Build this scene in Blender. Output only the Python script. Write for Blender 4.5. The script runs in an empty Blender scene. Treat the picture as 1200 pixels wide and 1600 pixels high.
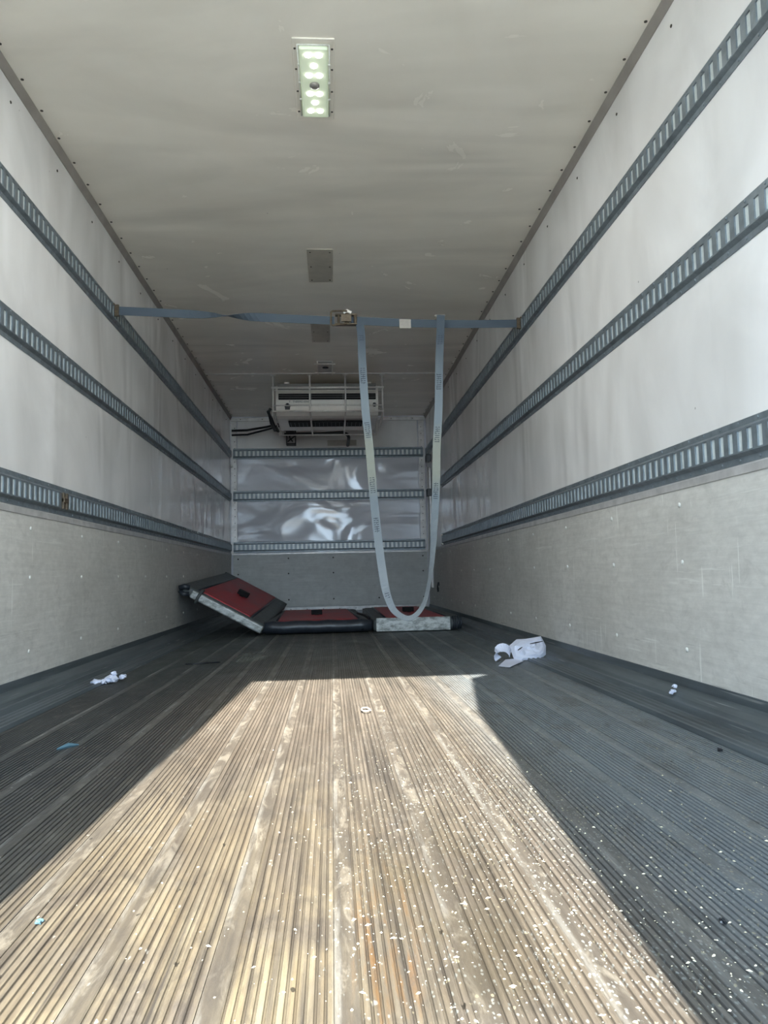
import bpy, bmesh, math, random
from mathutils import Vector, Matrix
random.seed(7)
S = bpy.context.scene
COL = S.collection

# ------------------------------------------------------------------ camera
YAW, PITCH, ROLL = 0.069, 0.0809, -0.0217
cy, sy = math.cos(YAW), math.sin(YAW); cp, sp = math.cos(PITCH), math.sin(PITCH)
FWD = Vector((sy*cp, cy*cp, sp)); r0 = Vector((cy, -sy, 0)); u0 = r0.cross(FWD)
RGT = math.cos(ROLL)*r0 + math.sin(ROLL)*u0; UPV = -math.sin(ROLL)*r0 + math.cos(ROLL)*u0
CAM = Vector((0.0106, 0, 0.4705)); FPX = 1203.17
cd = bpy.data.cameras.new('camera'); cam = bpy.data.objects.new('camera', cd); COL.objects.link(cam)
cd.sensor_fit = 'VERTICAL'; cd.sensor_height = 24.0; cd.lens = FPX/1600*24.0
cd.clip_start = 0.02; cd.clip_end = 200
M4 = Matrix((RGT, UPV, -FWD)).transposed().to_4x4(); M4.translation = CAM
cam.matrix_world = M4
S.camera = cam

# ------------------------------------------------------------------ world, sun, exposure
w = bpy.data.worlds.new('sky'); S.world = w; w.use_nodes = True
bg = w.node_tree.nodes['Background']
bg.inputs[0].default_value = (0.64, 0.82, 1.0, 1); bg.inputs[1].default_value = 10.6
sun = bpy.data.lights.new('sun', 'SUN'); sun.energy = 21.0; sun.angle = math.radians(0.4); sun.color = (1.0, 0.92, 0.80)
so = bpy.data.objects.new('sun', sun); COL.objects.link(so)
so.rotation_euler = Vector((0.045, 1.0, -0.628)).to_track_quat('-Z', 'Y').to_euler()
por = bpy.data.lights.new('sky_portal', 'AREA'); por.shape = 'RECTANGLE'; por.size = 1.1; por.size_y = 2.5
por.cycles.is_portal = True
po = bpy.data.objects.new('sky_portal', por); COL.objects.link(po); po.location = (-0.05, -0.27, 1.24)
po.rotation_euler = Vector((0, 1, 0)).to_track_quat('-Z', 'Z').to_euler()
S.view_settings.view_transform = 'Standard'; S.view_settings.look = 'None'; S.view_settings.gamma = 1
S.view_settings.use_curve_mapping = False
S.view_settings.exposure = 0.90
S.render.film_transparent = False
try:
    S.cycles.max_bounces = 12; S.cycles.diffuse_bounces = 10; S.cycles.caustics_reflective = False
    S.cycles.sample_clamp_indirect = 6
except Exception: pass

# ------------------------------------------------------------------ materials
def lin(c): return tuple(((x/255)/12.92 if x/255 <= 0.04045 else ((x/255+0.055)/1.055)**2.4) for x in c)
class NT:
    def __init__(s, name):
        s.m = bpy.data.materials.new(name); s.m.use_nodes = True; s.t = s.m.node_tree; s.t.nodes.clear()
        s.out = s.t.nodes.new('ShaderNodeOutputMaterial'); s.b = s.t.nodes.new('ShaderNodeBsdfPrincipled')
        s.t.links.new(s.b.outputs[0], s.out.inputs[0])
        s.pos = s.t.nodes.new('ShaderNodeNewGeometry').outputs['Position']
    def n(s, typ, ins=None, out=0, **kw):
        nd = s.t.nodes.new(typ)
        for k, v in kw.items(): setattr(nd, k, v)
        for k, v in (ins or {}).items(): s.put(nd.inputs[k], v)
        return nd.outputs[out]
    def put(s, sock, v):
        if isinstance(v, bpy.types.NodeSocket): s.t.links.new(v, sock)
        else:
            if isinstance(v, (tuple, list)) and sock.type == 'RGBA' and len(v) == 3: v = tuple(v)+(1,)
            sock.default_value = v
    def vec(s, sc, loc=(0, 0, 0)): return s.n('ShaderNodeMapping', {0: s.pos, 1: loc, 3: sc})
    def noise(s, sc, detail=4, rough=0.55, loc=(0, 0, 0), scale=1.0, dist=0.0):
        return s.n('ShaderNodeTexNoise', {'Vector': s.vec(sc, loc), 'Scale': scale, 'Detail': detail, 'Roughness': rough, 'Distortion': dist})
    def voro(s, sc, loc=(0, 0, 0), out=0, feature='F1'):
        return s.n('ShaderNodeTexVoronoi', {'Vector': s.vec(sc, loc), 'Scale': 1.0}, out=out, feature=feature)
    def ramp(s, v, a, b, to=(0, 1)): return s.n('ShaderNodeMapRange', {0: v, 1: a, 2: b, 3: to[0], 4: to[1]})
    def math(s, op, a, b=0.0): return s.n('ShaderNodeMath', {0: a, 1: b}, operation=op)
    def mix(s, f, a, b):
        nd = s.t.nodes.new('ShaderNodeMix'); nd.data_type = 'RGBA'
        s.put(nd.inputs[0], f); s.put(nd.inputs[6], a); s.put(nd.inputs[7], b); return nd.outputs[2]
    def sep(s, k): return s.n('ShaderNodeSeparateXYZ', {0: s.pos}, out=k)
    def bump(s, h, dist, strength=1.0, normal=None):
        i = {'Height': h, 'Distance': dist, 'Strength': strength}
        if normal is not None: i['Normal'] = normal
        return s.n('ShaderNodeBump', i)
    def done(s, base, rough=0.5, metal=0.0, normal=None, spec=None, emis=None, es=0, alpha=None):
        s.put(s.b.inputs['Base Color'], base); s.put(s.b.inputs['Roughness'], rough); s.put(s.b.inputs['Metallic'], metal)
        if normal is not None: s.put(s.b.inputs['Normal'], normal)
        if spec is not None: s.put(s.b.inputs['Specular IOR Level'], spec)
        if emis is not None: s.put(s.b.inputs['Emission Color'], emis); s.put(s.b.inputs['Emission Strength'], es)
        if alpha is not None: s.put(s.b.inputs['Alpha'], alpha)
        return s.m

def simple(name, rgb, rough=0.5, metal=0.0, var=0.15, sc=40, bump=0.0):
    t = NT(name); f = t.noise((sc,)*3)
    c = lin(rgb); d = tuple(x*(1-var) for x in c); e = tuple(min(1, x*(1+var)) for x in c)
    nrm = t.bump(f, bump) if bump else None
    return t.done(t.mix(t.ramp(f, .3, .7), d, e), rough, metal, nrm)

def wall_mat(name, c1, c2, waves, wd, rough, stain=0.35, loc=(0, 0, 0), mott=(1.0, 1.0, 1.0)):
    t = NT(name)
    a = t.noise((0.9, 0.9, 0.45), 5, loc=loc, dist=1.5); b = t.noise((3, 3, 1.2), 5, 0.6, loc=loc, dist=1.0)
    base = t.mix(t.ramp(a, .35, .65), lin(c1), lin(c2))
    mot = t.noise(mott, 4, 0.5, loc=(loc[0]+5, loc[1], loc[2]), dist=1.2)
    base = t.mix(t.ramp(mot, .44, .72, (0, .5)), base, tuple(x*.72 for x in lin(c2)))
    s1 = t.math('MULTIPLY', t.ramp(b, .48, .80), stain)
    base = t.mix(s1, base, tuple(x*0.55 for x in lin(c2)))
    sp_ = t.voro((4, 4, 4)); dots = t.ramp(sp_, 0.02, 0.012)
    base = t.mix(t.math('MULTIPLY', dots, .5), base, (.05, .045, .04))
    wv = t.noise(waves, 2, 0.45, dist=0.8, loc=loc)
    return t.done(base, t.ramp(b, .3, .7, (rough*.8, rough*1.3)), 0, t.bump(wv, wd), 0.5)

M = {}
M['side'] = wall_mat('white_side_panel', (241, 240, 239), (234, 232, 230), (1.5, 1.6, 0.6), 0.034, 0.17, 0.22)
M['ceil'] = wall_mat('ceiling_panel', (246, 241, 230), (240, 234, 222), (0.6, 2.0, 1), 0.022, 0.22, 0.06, mott=(.35, 1.5, 1))
M['front'] = wall_mat('glossy_front_panel', (222, 223, 230), (216, 217, 224), (1.3, 1, 2.3), 0.045, 0.12, 0.06, (3, 0, 1), mott=(.2, .2, .2))
def kick_mat(name, c1, c2, sc):
    t = NT(name)
    a = t.noise((1.5, 1.5, 2.0), 5, dist=1.0); g = t.noise(sc, 4, .7); s_ = t.noise((2, 2.2, 60), 3, .75, loc=(2, 5, 0))
    base = t.mix(t.ramp(a, .35, .65), lin(c1), lin(c2))
    base = t.mix(t.math('MULTIPLY', t.ramp(g, .35, .7), .32), base, tuple(x*.55 for x in lin(c2)))
    gr = t.noise((2.2, 2.4, 75), 5, .75, loc=(4, 4, 4)); sm0 = t.noise((5, 6, 9), 5, .65, loc=(1, 8, 2), dist=1.5)
    base = t.mix(t.ramp(gr, .42, .66, (0, .26)), base, tuple(x*.62 for x in lin(c2)))
    base = t.mix(t.math('MULTIPLY', t.ramp(sm0, .56, .74), .35), base, tuple(x*.5 for x in lin(c2)))
    vs = t.math('MULTIPLY', t.ramp(t.noise((1, 55, 3.5), 2, .6, loc=(3, 7, 1)), .69, .73), .55)
    base = t.mix(vs, base, lin((236, 236, 230)))
    low = t.ramp(t.sep(2), .35, .05)
    sm = t.math('MULTIPLY', t.ramp(s_, .60, .68), t.ramp(t.noise((1.2, 1.2, 4), 2), .42, .6))
    base = t.mix(t.math('MULTIPLY', sm, .55), base, lin((226, 226, 220)))
    sm2 = t.math('MULTIPLY', t.ramp(t.noise((3, 3.4, 90), 2, .7, loc=(9, 1, 4)), .66, .72), t.math('MULTIPLY', low, .6))
    base = t.mix(sm2, base, lin((95, 98, 96)))
    return t.done(base, .48, 0, t.bump(g, .0012), .4)
M['kick'] = kick_mat('grey_kick_panel', (216, 214, 208), (202, 200, 194), (14, 16, 34))
M['kick_front'] = kick_mat('greenish_front_kick_panel', (210, 212, 209), (200, 202, 199), (10, 10, 10))
M['rail'] = simple('galvanised_rail_steel', (118, 127, 133), .42, .35, .22, 25)
M['liner'] = simple('bright_slot_backing', (206, 213, 212), .32, .25, .08, 60)
M['liner_back'] = simple('dull_slot_backing', (196, 200, 198), .4, .2, .12, 60)
M['trim'] = simple('taupe_cove_trim', (150, 144, 138), .5, .0, .12, 8)
M['strip'] = simple('pale_aluminium_strip', (196, 194, 192), .4, .3, .18, 15)
M['rivet'] = simple('rivet_white', (222, 222, 216), .4, .1, .1, 80)
M['screw'] = simple('rivet_dark', (70, 66, 60), .5, .3, .2, 80)
M['base'] = None
t = NT('dark_kick_profile')
g = t.noise((30, 1.2, 30), 4, .6); a = t.noise((3, 2, 3), 4)
bc = t.mix(t.ramp(g, .3, .7), lin((78, 86, 90)), lin((104, 112, 116)))
bc = t.mix(t.math('MULTIPLY', t.ramp(a, .55, .7), .5), bc, lin((60, 62, 62)))
sc_ = t.math('MULTIPLY', t.ramp(t.noise((60, 2.5, 90), 2, .6, loc=(1, 3, 2)), .66, .74), .6)
bc = t.mix(sc_, bc, lin((170, 172, 170)))
M['base'] = t.done(bc, .42, .35, t.bump(g, .0008))

# floor: worn ribbed aluminium with dirt, grit and rust
t = NT('worn_ribbed_floor')
X, Y, Z = t.sep(0), t.sep(1), t.sep(2)
st = t.noise((85, 1.3, 1), 3, .6); blot = t.noise((5, 2.2, 1), 6, .65, dist=.6); lowf = t.noise((1.6, .9, 1), 3, loc=(4, 2, 0))
grey = t.mix(t.ramp(st, .32, .68), lin((100, 95, 90)), lin((164, 155, 144)))
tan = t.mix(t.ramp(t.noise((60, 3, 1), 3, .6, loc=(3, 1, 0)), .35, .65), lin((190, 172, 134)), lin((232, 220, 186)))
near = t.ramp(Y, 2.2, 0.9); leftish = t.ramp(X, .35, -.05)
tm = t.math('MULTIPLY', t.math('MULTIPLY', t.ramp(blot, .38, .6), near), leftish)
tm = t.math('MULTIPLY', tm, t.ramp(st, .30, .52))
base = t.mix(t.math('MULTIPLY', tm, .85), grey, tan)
# general warm dirt further in
base = t.mix(t.math('MULTIPLY', t.ramp(lowf, .4, .65), .25), base, lin((150, 132, 108)))
# outer parts: bluish shade painted over dirty metal, dark left, pale right
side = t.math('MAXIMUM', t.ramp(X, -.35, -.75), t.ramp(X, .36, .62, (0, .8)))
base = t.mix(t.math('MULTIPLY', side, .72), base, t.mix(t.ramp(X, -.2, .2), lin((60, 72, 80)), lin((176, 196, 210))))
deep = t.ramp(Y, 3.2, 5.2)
base = t.mix(t.math('MULTIPLY', deep, .55), base, lin((124, 140, 138)))  # cool tone of the shaded far floor put into the colour
# flat strips: whitish, patchy
fx = t.math('ABSOLUTE', t.math('SUBTRACT', t.math('FRACT', t.math('ADD', t.math('DIVIDE', t.math('SUBTRACT', X, .02), .15), 20.5)), .5))
flat = t.ramp(fx, .10, .085)
fl_n = t.noise((26, 7, 1), 5, .7, loc=(0, 3, 0), dist=.8)
flc = t.mix(t.ramp(fl_n, .50, .62), lin((120, 114, 106)), lin((196, 190, 176)))
base = t.mix(t.math('MULTIPLY', flat, t.ramp(side, 0, 1, (.62, .12))), base, flc)
ex = t.math('FRACT', t.math('ADD', t.math('DIVIDE', t.math('SUBTRACT', X, .02), .15), 20.5))
edge = t.ramp(t.math('ABSOLUTE', t.math('SUBTRACT', ex, .43)), .045, .02)
wear = t.math('MULTIPLY', edge, t.ramp(t.noise((24, 2.6, 1), 6, .8, loc=(7, 0, 0)), .46, .60))
grime = t.noise((16, 6, 1), 6, .7, loc=(11, 2, 0), dist=1.0)
base = t.mix(t.ramp(grime, .50, .66, (0, .55)), base, lin((112, 107, 100)))
base = t.mix(t.ramp(t.noise((9, 5, 1), 5, .7, loc=(1, 12, 0)), .58, .70, (0, .4)), base, lin((196, 190, 178)))
base = t.mix(t.math('MULTIPLY', wear, t.ramp(X, -.35, -.55, (.45, .8))), base, lin((214, 214, 208)))
# grit flecks
def flecks(base, sc, loc, thr, dens, col, rng):
    d = t.math('ADD', t.voro(sc, loc), t.ramp(t.noise(tuple(k*1.7 for k in sc), 2), .3, .7, (-.12, .12))); c = t.voro(sc, loc, out=1)
    r_ = t.n('ShaderNodeSeparateXYZ', {0: c}, out=0)
    m = t.math('MULTIPLY', t.ramp(d, thr, thr*.7), t.math('LESS_THAN', r_, dens))
    return t.mix(t.math('MULTIPLY', m, .8), base, col)
rgt = t.ramp(X, -.05, .4); nr = t.ramp(Y, 3.4, 1.4)
dens = t.math('MULTIPLY', t.math('MULTIPLY', rgt, nr), .38)
dens = t.math('MULTIPLY', dens, t.ramp(t.noise((3, 2, 1), 3, loc=(8, 8, 0)), .35, .6, (.3, 1)))
base = flecks(base, (110, 70, 1), (0, 0, 0), .27, dens, lin((236, 228, 196)), 0)
base = flecks(base, (190, 100, 1), (3, 3, 0), .36, t.math('MULTIPLY', dens, 2.2), lin((206, 212, 208)), 0)
base = flecks(base, (60, 40, 1), (5, 3, 0), .20, .05, lin((214, 212, 204)), 0)
base = flecks(base, (48, 30, 1), (1, 7, 0), .13, .05, lin((40, 38, 36)), 0)
# rust and a darker oily patch close to the door
rx = t.math('MULTIPLY', t.ramp(t.math('ABSOLUTE', t.math('SUBTRACT', X, .075)), .06, .02), t.ramp(Y, 1.6, 1.1))
rx = t.math('MULTIPLY', rx, t.ramp(t.noise((70, 5, 1), 3, .6, loc=(2, 9, 0)), .48, .6))
base = t.mix(t.math('MULTIPLY', t.math('MULTIPLY', rx, t.ramp(grime, .6, .4)), .6), base, lin((186, 134, 66)))
oil = t.math('MULTIPLY', t.ramp(t.math('ABSOLUTE', t.math('SUBTRACT', X, .16)), .13, .05), t.math('MULTIPLY', t.ramp(Y, 1.7, 1.2), t.ramp(Y, .84, .9)))
oil = t.math('MULTIPLY', oil, t.ramp(blot, .35, .55))
base = t.mix(t.math('MULTIPLY', oil, .5), base, lin((88, 78, 56)))
# dirt lying in the grooves
base = t.mix(t.ramp(Z, -.0006, -.0018, (0, .34)), base, lin((64, 59, 54)))
nb = t.bump(t.math('ADD', t.noise((120, 30, 1), 3, .6), st), .0012)
base = t.mix(1.0, base, tuple(.5 for _ in range(3))) if 0 else t.n('ShaderNodeVectorMath', {0: base, 3: t.ramp(Y, 1.3, 2.9, (.31, .48))}, operation='SCALE')  # far floor brightness painted in: albedo scaled up with depth
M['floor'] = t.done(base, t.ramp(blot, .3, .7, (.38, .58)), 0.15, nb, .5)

M['ground'] = simple('pale_concrete_yard', (172, 168, 160), .9, 0, .1, 2)
M['white'] = simple('unit_white_plastic', (240, 236, 228), .25, 0, .04, 6)
M['grey_pl'] = simple('unit_grey_plastic', (120, 118, 114), .4, 0, .06, 8)
M['dark'] = simple('black_plastic', (24, 27, 33), .4, 0, .2, 30)
M['rubber'] = simple('black_hose_rubber', (34, 34, 36), .5, 0, .2, 30)
M['steel'] = simple('brushed_steel_bar', (228, 224, 218), .28, .1, .1, 30)
M['rust'] = simple('worn_zinc_ratchet', (98, 86, 70), .5, .4, .3, 60)
M['paper'] = simple('white_crumpled_sheet', (208, 214, 232), .6, 0, .05, 20, .002)
M['ink'] = simple('faded_print', (62, 70, 80), .8, 0, .2, 90)
M['tape'] = simple('pale_label', (176, 170, 162), .6, 0, .1, 50)
M['patch'] = simple('grey_cover_plate', (186, 180, 168), .45, 0, .1, 12)
M['buckle'] = simple('matt_black_buckle', (10, 10, 12), .85, 0, .1, 12)
M['pad_edge'] = simple('dark_grey_vinyl_edge', (78, 84, 84), .5, 0, .2, 12, .004)
M['pad_black'] = simple('black_vinyl_roll', (44, 50, 58), .38, 0, .2, 14, .004)
def pad_red():
    t = NT('worn_red_vinyl'); a = t.noise((5, 2, 5), 5, .6)
    return t.done(t.mix(t.ramp(a, .35, .7), lin((176, 20, 34)), lin((136, 50, 54))), .45, 0, t.bump(a, .006))
M['pad_red'] = pad_red()
def pad_alu():
    t = NT('scuffed_aluminium_kick'); a = t.noise((14, 30, 30), 6, .75); 
    return t.done(t.mix(t.ramp(a, .42, .62), lin((196, 200, 198)), lin((122, 126, 122))), .45, .25, t.bump(a, .002))
M['pad_alu'] = pad_alu()
def strap_mat():
    t = NT('faded_blue_webbing'); z = t.sep(2); a = t.noise((6, 6, 6), 4)
    zz = t.math('ADD', z, t.math('MULTIPLY', a, .1))
    c = t.mix(t.ramp(zz, 1.95, 1.6), lin((84, 95, 106)), lin((128, 139, 147)))
    c = t.mix(t.math('MULTIPLY', t.ramp(t.math('ABSOLUTE', t.math('SUBTRACT', zz, 1.2)), .22, .1), .7), c, lin((160, 162, 146)))
    c = t.mix(t.ramp(zz, .95, .5), c, lin((152, 160, 166)))
    wv = t.noise((300, 300, 900), 1)
    return t.done(c, .75, 0, t.bump(wv, .0006), .3)
M['strap'] = strap_mat()
t = NT('clear_lamp_cover'); M['lens'] = t.done(lin((226, 236, 214)), .25, 0, emis=lin((216, 236, 196)), es=.10)
t = NT('led_chip'); M['led'] = t.done((1, 1, 1), .3, 0, emis=(1, .99, .93), es=9)
t = NT('pale_teal_scrap'); M['teal'] = t.done(lin((70, 100, 112)), .6)
t = NT('dusty_clear_film'); M['film'] = t.done(lin((120, 124, 118)), .5, 0, alpha=.4)

# ------------------------------------------------------------------ mesh helpers
class MB:
    def __init__(s): s.v = []; s.f = []; s.mi = []
    def quad(s, a, b, c, d, mi=0):
        k = len(s.v); s.v += [tuple(a), tuple(b), tuple(c), tuple(d)]; s.f.append((k, k+1, k+2, k+3)); s.mi.append(mi)
    def box(s, x0, x1, y0, y1, z0, z1, mi=0, T=None):
        k = len(s.v)
        P = [(x, y, z) for z in (z0, z1) for (x, y) in ((x0, y0), (x1, y0), (x1, y1), (x0, y1))]
        if T: P = [tuple(T(Vector(p))) for p in P]
        s.v += P
        for q in ((0, 3, 2, 1), (4, 5, 6, 7), (0, 1, 5, 4), (1, 2, 6, 5), (2, 3, 7, 6), (3, 0, 4, 7)):
            s.f.append(tuple(k+i for i in q)); s.mi.append(mi)
    def tube(s, pts, r, n=8, mi=0, cap=True):
        pts = [Vector(p) for p in pts]; k0 = len(s.v); prev = None
        for i, p in enumerate(pts):
            d = (pts[min(i+1, len(pts)-1)] - pts[max(i-1, 0)]).normalized()
            if prev is None:
                a = Vector((0, 0, 1)) if abs(d.z) < .9 else Vector((1, 0, 0)); u = d.cross(a).normalized()
            else: u = (prev - d*prev.dot(d)).normalized()
            prev = u; v_ = d.cross(u); rr = r[i] if isinstance(r, (list, tuple)) else r
            for j in range(n):
                t_ = 2*math.pi*j/n; s.v.append(tuple(p + rr*(math.cos(t_)*u + math.sin(t_)*v_)))
        for i in range(len(pts)-1):
            for j in range(n):
                a = k0+i*n+j; b = k0+i*n+(j+1) % n; s.f.append((a, b, b+n, a+n)); s.mi.append(mi)
        if cap:
            s.f.append(tuple(k0+j for j in range(n))[::-1]); s.mi.append(mi)
            k = k0+(len(pts)-1)*n; s.f.append(tuple(k+j for j in range(n))); s.mi.append(mi)
    def disc(s, c, nrm, r, h, n=8, mi=0):
        c = Vector(c); nrm = Vector(nrm).normalized(); s.tube([c, c+nrm*h*.6, c+nrm*h], [r, r, r*.55], n, mi)
    def prism(s, prof, y0, y1, mi=0, cap=True):      # prof: list of (x, z) extruded along y
        k = len(s.v); n = len(prof)
        s.v += [(x, y0, z) for x, z in prof] + [(x, y1, z) for x, z in prof]
        for i in range(n):
            j = (i+1) % n; s.f.append((k+i, k+j, k+n+j, k+n+i)); s.mi.append(mi)
        if cap:
            s.f.append(tuple(k+i for i in range(n))[::-1]); s.f.append(tuple(k+n+i for i in range(n))); s.mi += [mi, mi]
    def build(s, name, mats, parent=None, smooth=False, bevel=0, fix=True, sub=0):
        me = bpy.data.meshes.new(name); me.from_pydata(s.v, [], s.f)
        for m in (mats if isinstance(mats, (list, tuple)) else [mats]): me.materials.append(m)
        me.polygons.foreach_set('material_index', s.mi)
        if fix:
            bm = bmesh.new(); bm.from_mesh(me); bmesh.ops.recalc_face_normals(bm, faces=bm.faces); bm.to_mesh(me); bm.free()
        if smooth: me.polygons.foreach_set('use_smooth', [True]*len(me.polygons))
        o = bpy.data.objects.new(name, me); COL.objects.link(o)
        if parent: o.parent = parent
        if bevel:
            b = o.modifiers.new('bevel', 'BEVEL'); b.width = bevel; b.segments = 3; b.limit_method = 'ANGLE'
        if sub:
            b = o.modifiers.new('sub', 'SUBSURF'); b.levels = sub; b.render_levels = sub
        return o
def box_obj(name, mat, x0, x1, y0, y1, z0, z1, parent=None, bevel=0, T=None):
    m = MB(); m.box(x0, x1, y0, y1, z0, z1, T=T); return m.build(name, mat, parent, bevel=bevel)
def empty(name, loc=(0, 0, 0)):
    o = bpy.data.objects.new(name, None); COL.objects.link(o); o.location = loc; o.empty_display_size = .05
    return o
def tag(o, label=None, cat=None, group=None, kind=None):
    if label: o['label'] = label
    if cat: o['category'] = cat
    if group: o['group'] = group
    if kind: o['kind'] = kind
    return o
def under(o, root):            # parts are written in world coordinates; keep them there under a placed root
    o.parent = root; o.matrix_parent_inverse = Matrix.Translation(root.location).inverted(); return o

WX, H, D, YB = 1.23, 2.478, 9.62, -0.25

# ------------------------------------------------------------------ shell
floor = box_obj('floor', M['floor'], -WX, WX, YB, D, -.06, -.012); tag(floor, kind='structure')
# one ribbed plank, 150 mm wide: flat 28 mm strip then ten ribs
def plank_mesh():
    prof = []; x = -.014
    prof += [(-.0145, -.001), (-.013, 0), (.013, 0), (.0145, -.001)]
    p = (.150-.029)/11
    for i in range(11):
        a = .0145 + i*p
        prof += [(a+.0003, -.0028), (a+.0026, -.0028), (a+.0036, -.0003), (a+p-.0006, -.0003)]
    prof[-1] = (.1349, -.0003)
    m = MB(); n = len(prof)
    prof2 = prof + [(.1349, -.012), (-.0145, -.012)]
    m.prism(prof2, YB, D)
    return m
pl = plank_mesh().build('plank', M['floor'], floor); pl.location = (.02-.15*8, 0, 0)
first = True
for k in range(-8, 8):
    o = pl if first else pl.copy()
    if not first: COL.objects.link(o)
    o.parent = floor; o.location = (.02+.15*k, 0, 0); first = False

SLOTP = .0533
def wall(name, sx, mat):
    x = sx*WX
    o = box_obj(name, mat, min(x, x+sx*.06), max(x, x+sx*.06), YB, D+.06, -.06, H+.06); tag(o, kind='structure'); return o
WL = wall('wall_left', -1, M['side']); WR = wall('wall_right', 1, M['side'])
WB = box_obj('wall_back', M['front'], -WX, WX, D, D+.06, -.06, H+.06); tag(WB, kind='structure')
CE = box_obj('ceiling', M['ceil'], -WX, WX, YB, D, H, H+.06); tag(CE, kind='structure')
for W_, sx in ((WL, -1), (WR, 1)):
    x = sx*WX; i = lambda d: x - sx*d
    def sb(name, mat, d0, d1, y0, y1, z0, z1, par, bevel=0):
        return box_obj(name, mat, min(i(d0), i(d1)), max(i(d0), i(d1)), y0, y1, z0, z1, par, bevel)
    sb('kick_panel', M['kick'], -.001, .006, YB, D, .02, .742, W_)
    sb('cap_strip', M['strip'], -.001, .010, YB, D, .742, .768, W_, .002)
    m = MB()
    y = 2.60-.655*3
    while y < 9.3:
        for z in (.69, .49, .19):
            m.disc((i(.006), y, z), (-sx, 0, 0), .0085, .004)
        y += .655
    tag(m.build('panel_rivet', M['rivet'], W_, smooth=True), kind='stuff')
    m = MB(); y = .4
    while y < 9.5: m.disc((i(0), y, 2.367), (-sx, 0, 0), .006, .004); y += .52
    tag(m.build('panel_screw', M['screw'], W_, smooth=True), kind='stuff')
m = MB()
for sx in (-1, 1):
    y = .52
    while y < 9.5: m.disc((sx*1.195, y, H), (0, 0, -1), .0065, .004); y += .2085
tag(m.build('ceiling_screw', M['screw'], CE, smooth=True), kind='stuff')
# ceiling seam of the forward panel
box_obj('panel_seam', M['strip'], -1.2, 1.2, 7.548, 7.562, H-.004, H+.001, CE)
# cove strips between ceiling and walls
for k, sx in enumerate((-1, 1)):
    m = MB(); m.prism([(sx*1.231, 2.479), (sx*1.209, 2.479), (sx*1.209, 2.474), (sx*1.226, 2.440), (sx*1.231, 2.440)], YB, D)
    tag(m.build('trim_%d' % (k+1), M['trim']), kind='structure')
# ribbed dark kick profile along the floor
for side, sx in (('left', -1), ('right', 1)):
    prof = [(1.231, .093), (1.219, .092), (1.217, .062), (1.190, .052), (1.168, .040), (1.158, .030), (1.148, .028), (1.142, .018)]
    x = 1.142
    for j in range(4):
        prof += [(x-.006, .010), (x-.016, .010), (x-.020, .014), (x-.026, .014)]; x -= .026
    prof += [(1.034, .001), (1.231, .001)]
    m = MB(); m.prism([(sx*a, b) for a, b in prof], YB, D-.0)
    tag(m.build('baseboard_'+side, M['base']), kind='structure')

# front bulkhead panels (wall_back)
yb = D
fp = [('upper_panel', M['kick_front'] if 0 else M['side'], 2.07, 2.43), ('middle_panel', M['front'], 1.54, 1.94), ('lower_panel', M['front'], .91, 1.405)]
for n_, mt, z0, z1 in fp:
    box_obj(n_, mt, -1.14, 1.12, yb-.006, yb+.001, z0, z1, WB, .003)
box_obj('kick_panel', M['kick_front'], -1.20, 1.21, yb-.014, yb+.001, .095, .745, WB, .002)
box_obj('cap_strip', M['strip'], -1.22, 1.22, yb-.02, yb+.001, .745, .766, WB, .002)
box_obj('foot_strip', M['strip'], -1.2, 1.2, yb-.03, yb+.001, .035, .093, WB, .003)
box_obj('corner_strip', M['strip'], -1.222, -1.150, yb-.012, yb+.001, .766, 2.43, WB, .003)
box_obj('corner_strip', M['strip'], 1.13, 1.205, yb-.012, yb+.001, .766, 2.43, WB, .003)
box_obj('top_strip', M['strip'], -1.22, 1.22, yb-.02, yb+.001, 2.415, 2.462, WB, .006)
m = MB()
for x in (-1.14, -.524, .029, .592, 1.15):
    for z in (.695, .507, .185): m.disc((x, yb-.014, z), (0, -1, 0), .010, .005)
tag(m.build('panel_screw', M['screw'], WB, smooth=True), kind='stuff')
m = MB()
for x in (-1.175, 1.165):
    z = .80
    while z < 2.4: m.disc((x, yb-.012, z), (0, -1, 0), .006, .004, 6); z += .085
for k in range(9): m.disc((-1.1+k*.27, yb-.02, 2.44), (0, -1, 0), .007, .004, 6)
for k in range(12): m.disc((-1.1+k*.2, yb-.03, .065), (0, -1, 0), .006, .004, 6)
tag(m.build('strip_rivet', M['screw'], WB, smooth=True), kind='stuff')
m = MB(); m.disc((-1.212, yb-.012, 1.851), (0, -1, 0), .016, .01, 12); m.build('white_plug', M['rivet'], WB, smooth=True)
# wiring duct up the right-hand front corner
duct = empty('wiring_duct', (1.2, 9.22, 0)); tag(duct, 'narrow pale vertical duct beside the front corner on right wall', 'duct')
under(box_obj('duct_body', M['strip'], 1.195, 1.225, 9.18, 9.26, .30, 1.75, bevel=.006), duct)
m = MB(); m.tube([(1.185, 9.24, .33), (1.18, 9.24, .9), (1.186, 9.23, 1.3), (1.18, 9.23, 1.76)], .006); under(m.build('wire', M['rivet'], smooth=True), duct)
for z in (1.40, 1.82): under(box_obj('clip', M['dark'], 1.17, 1.226, 9.16, 9.28, z, z+.09, bevel=.006), duct)

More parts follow.
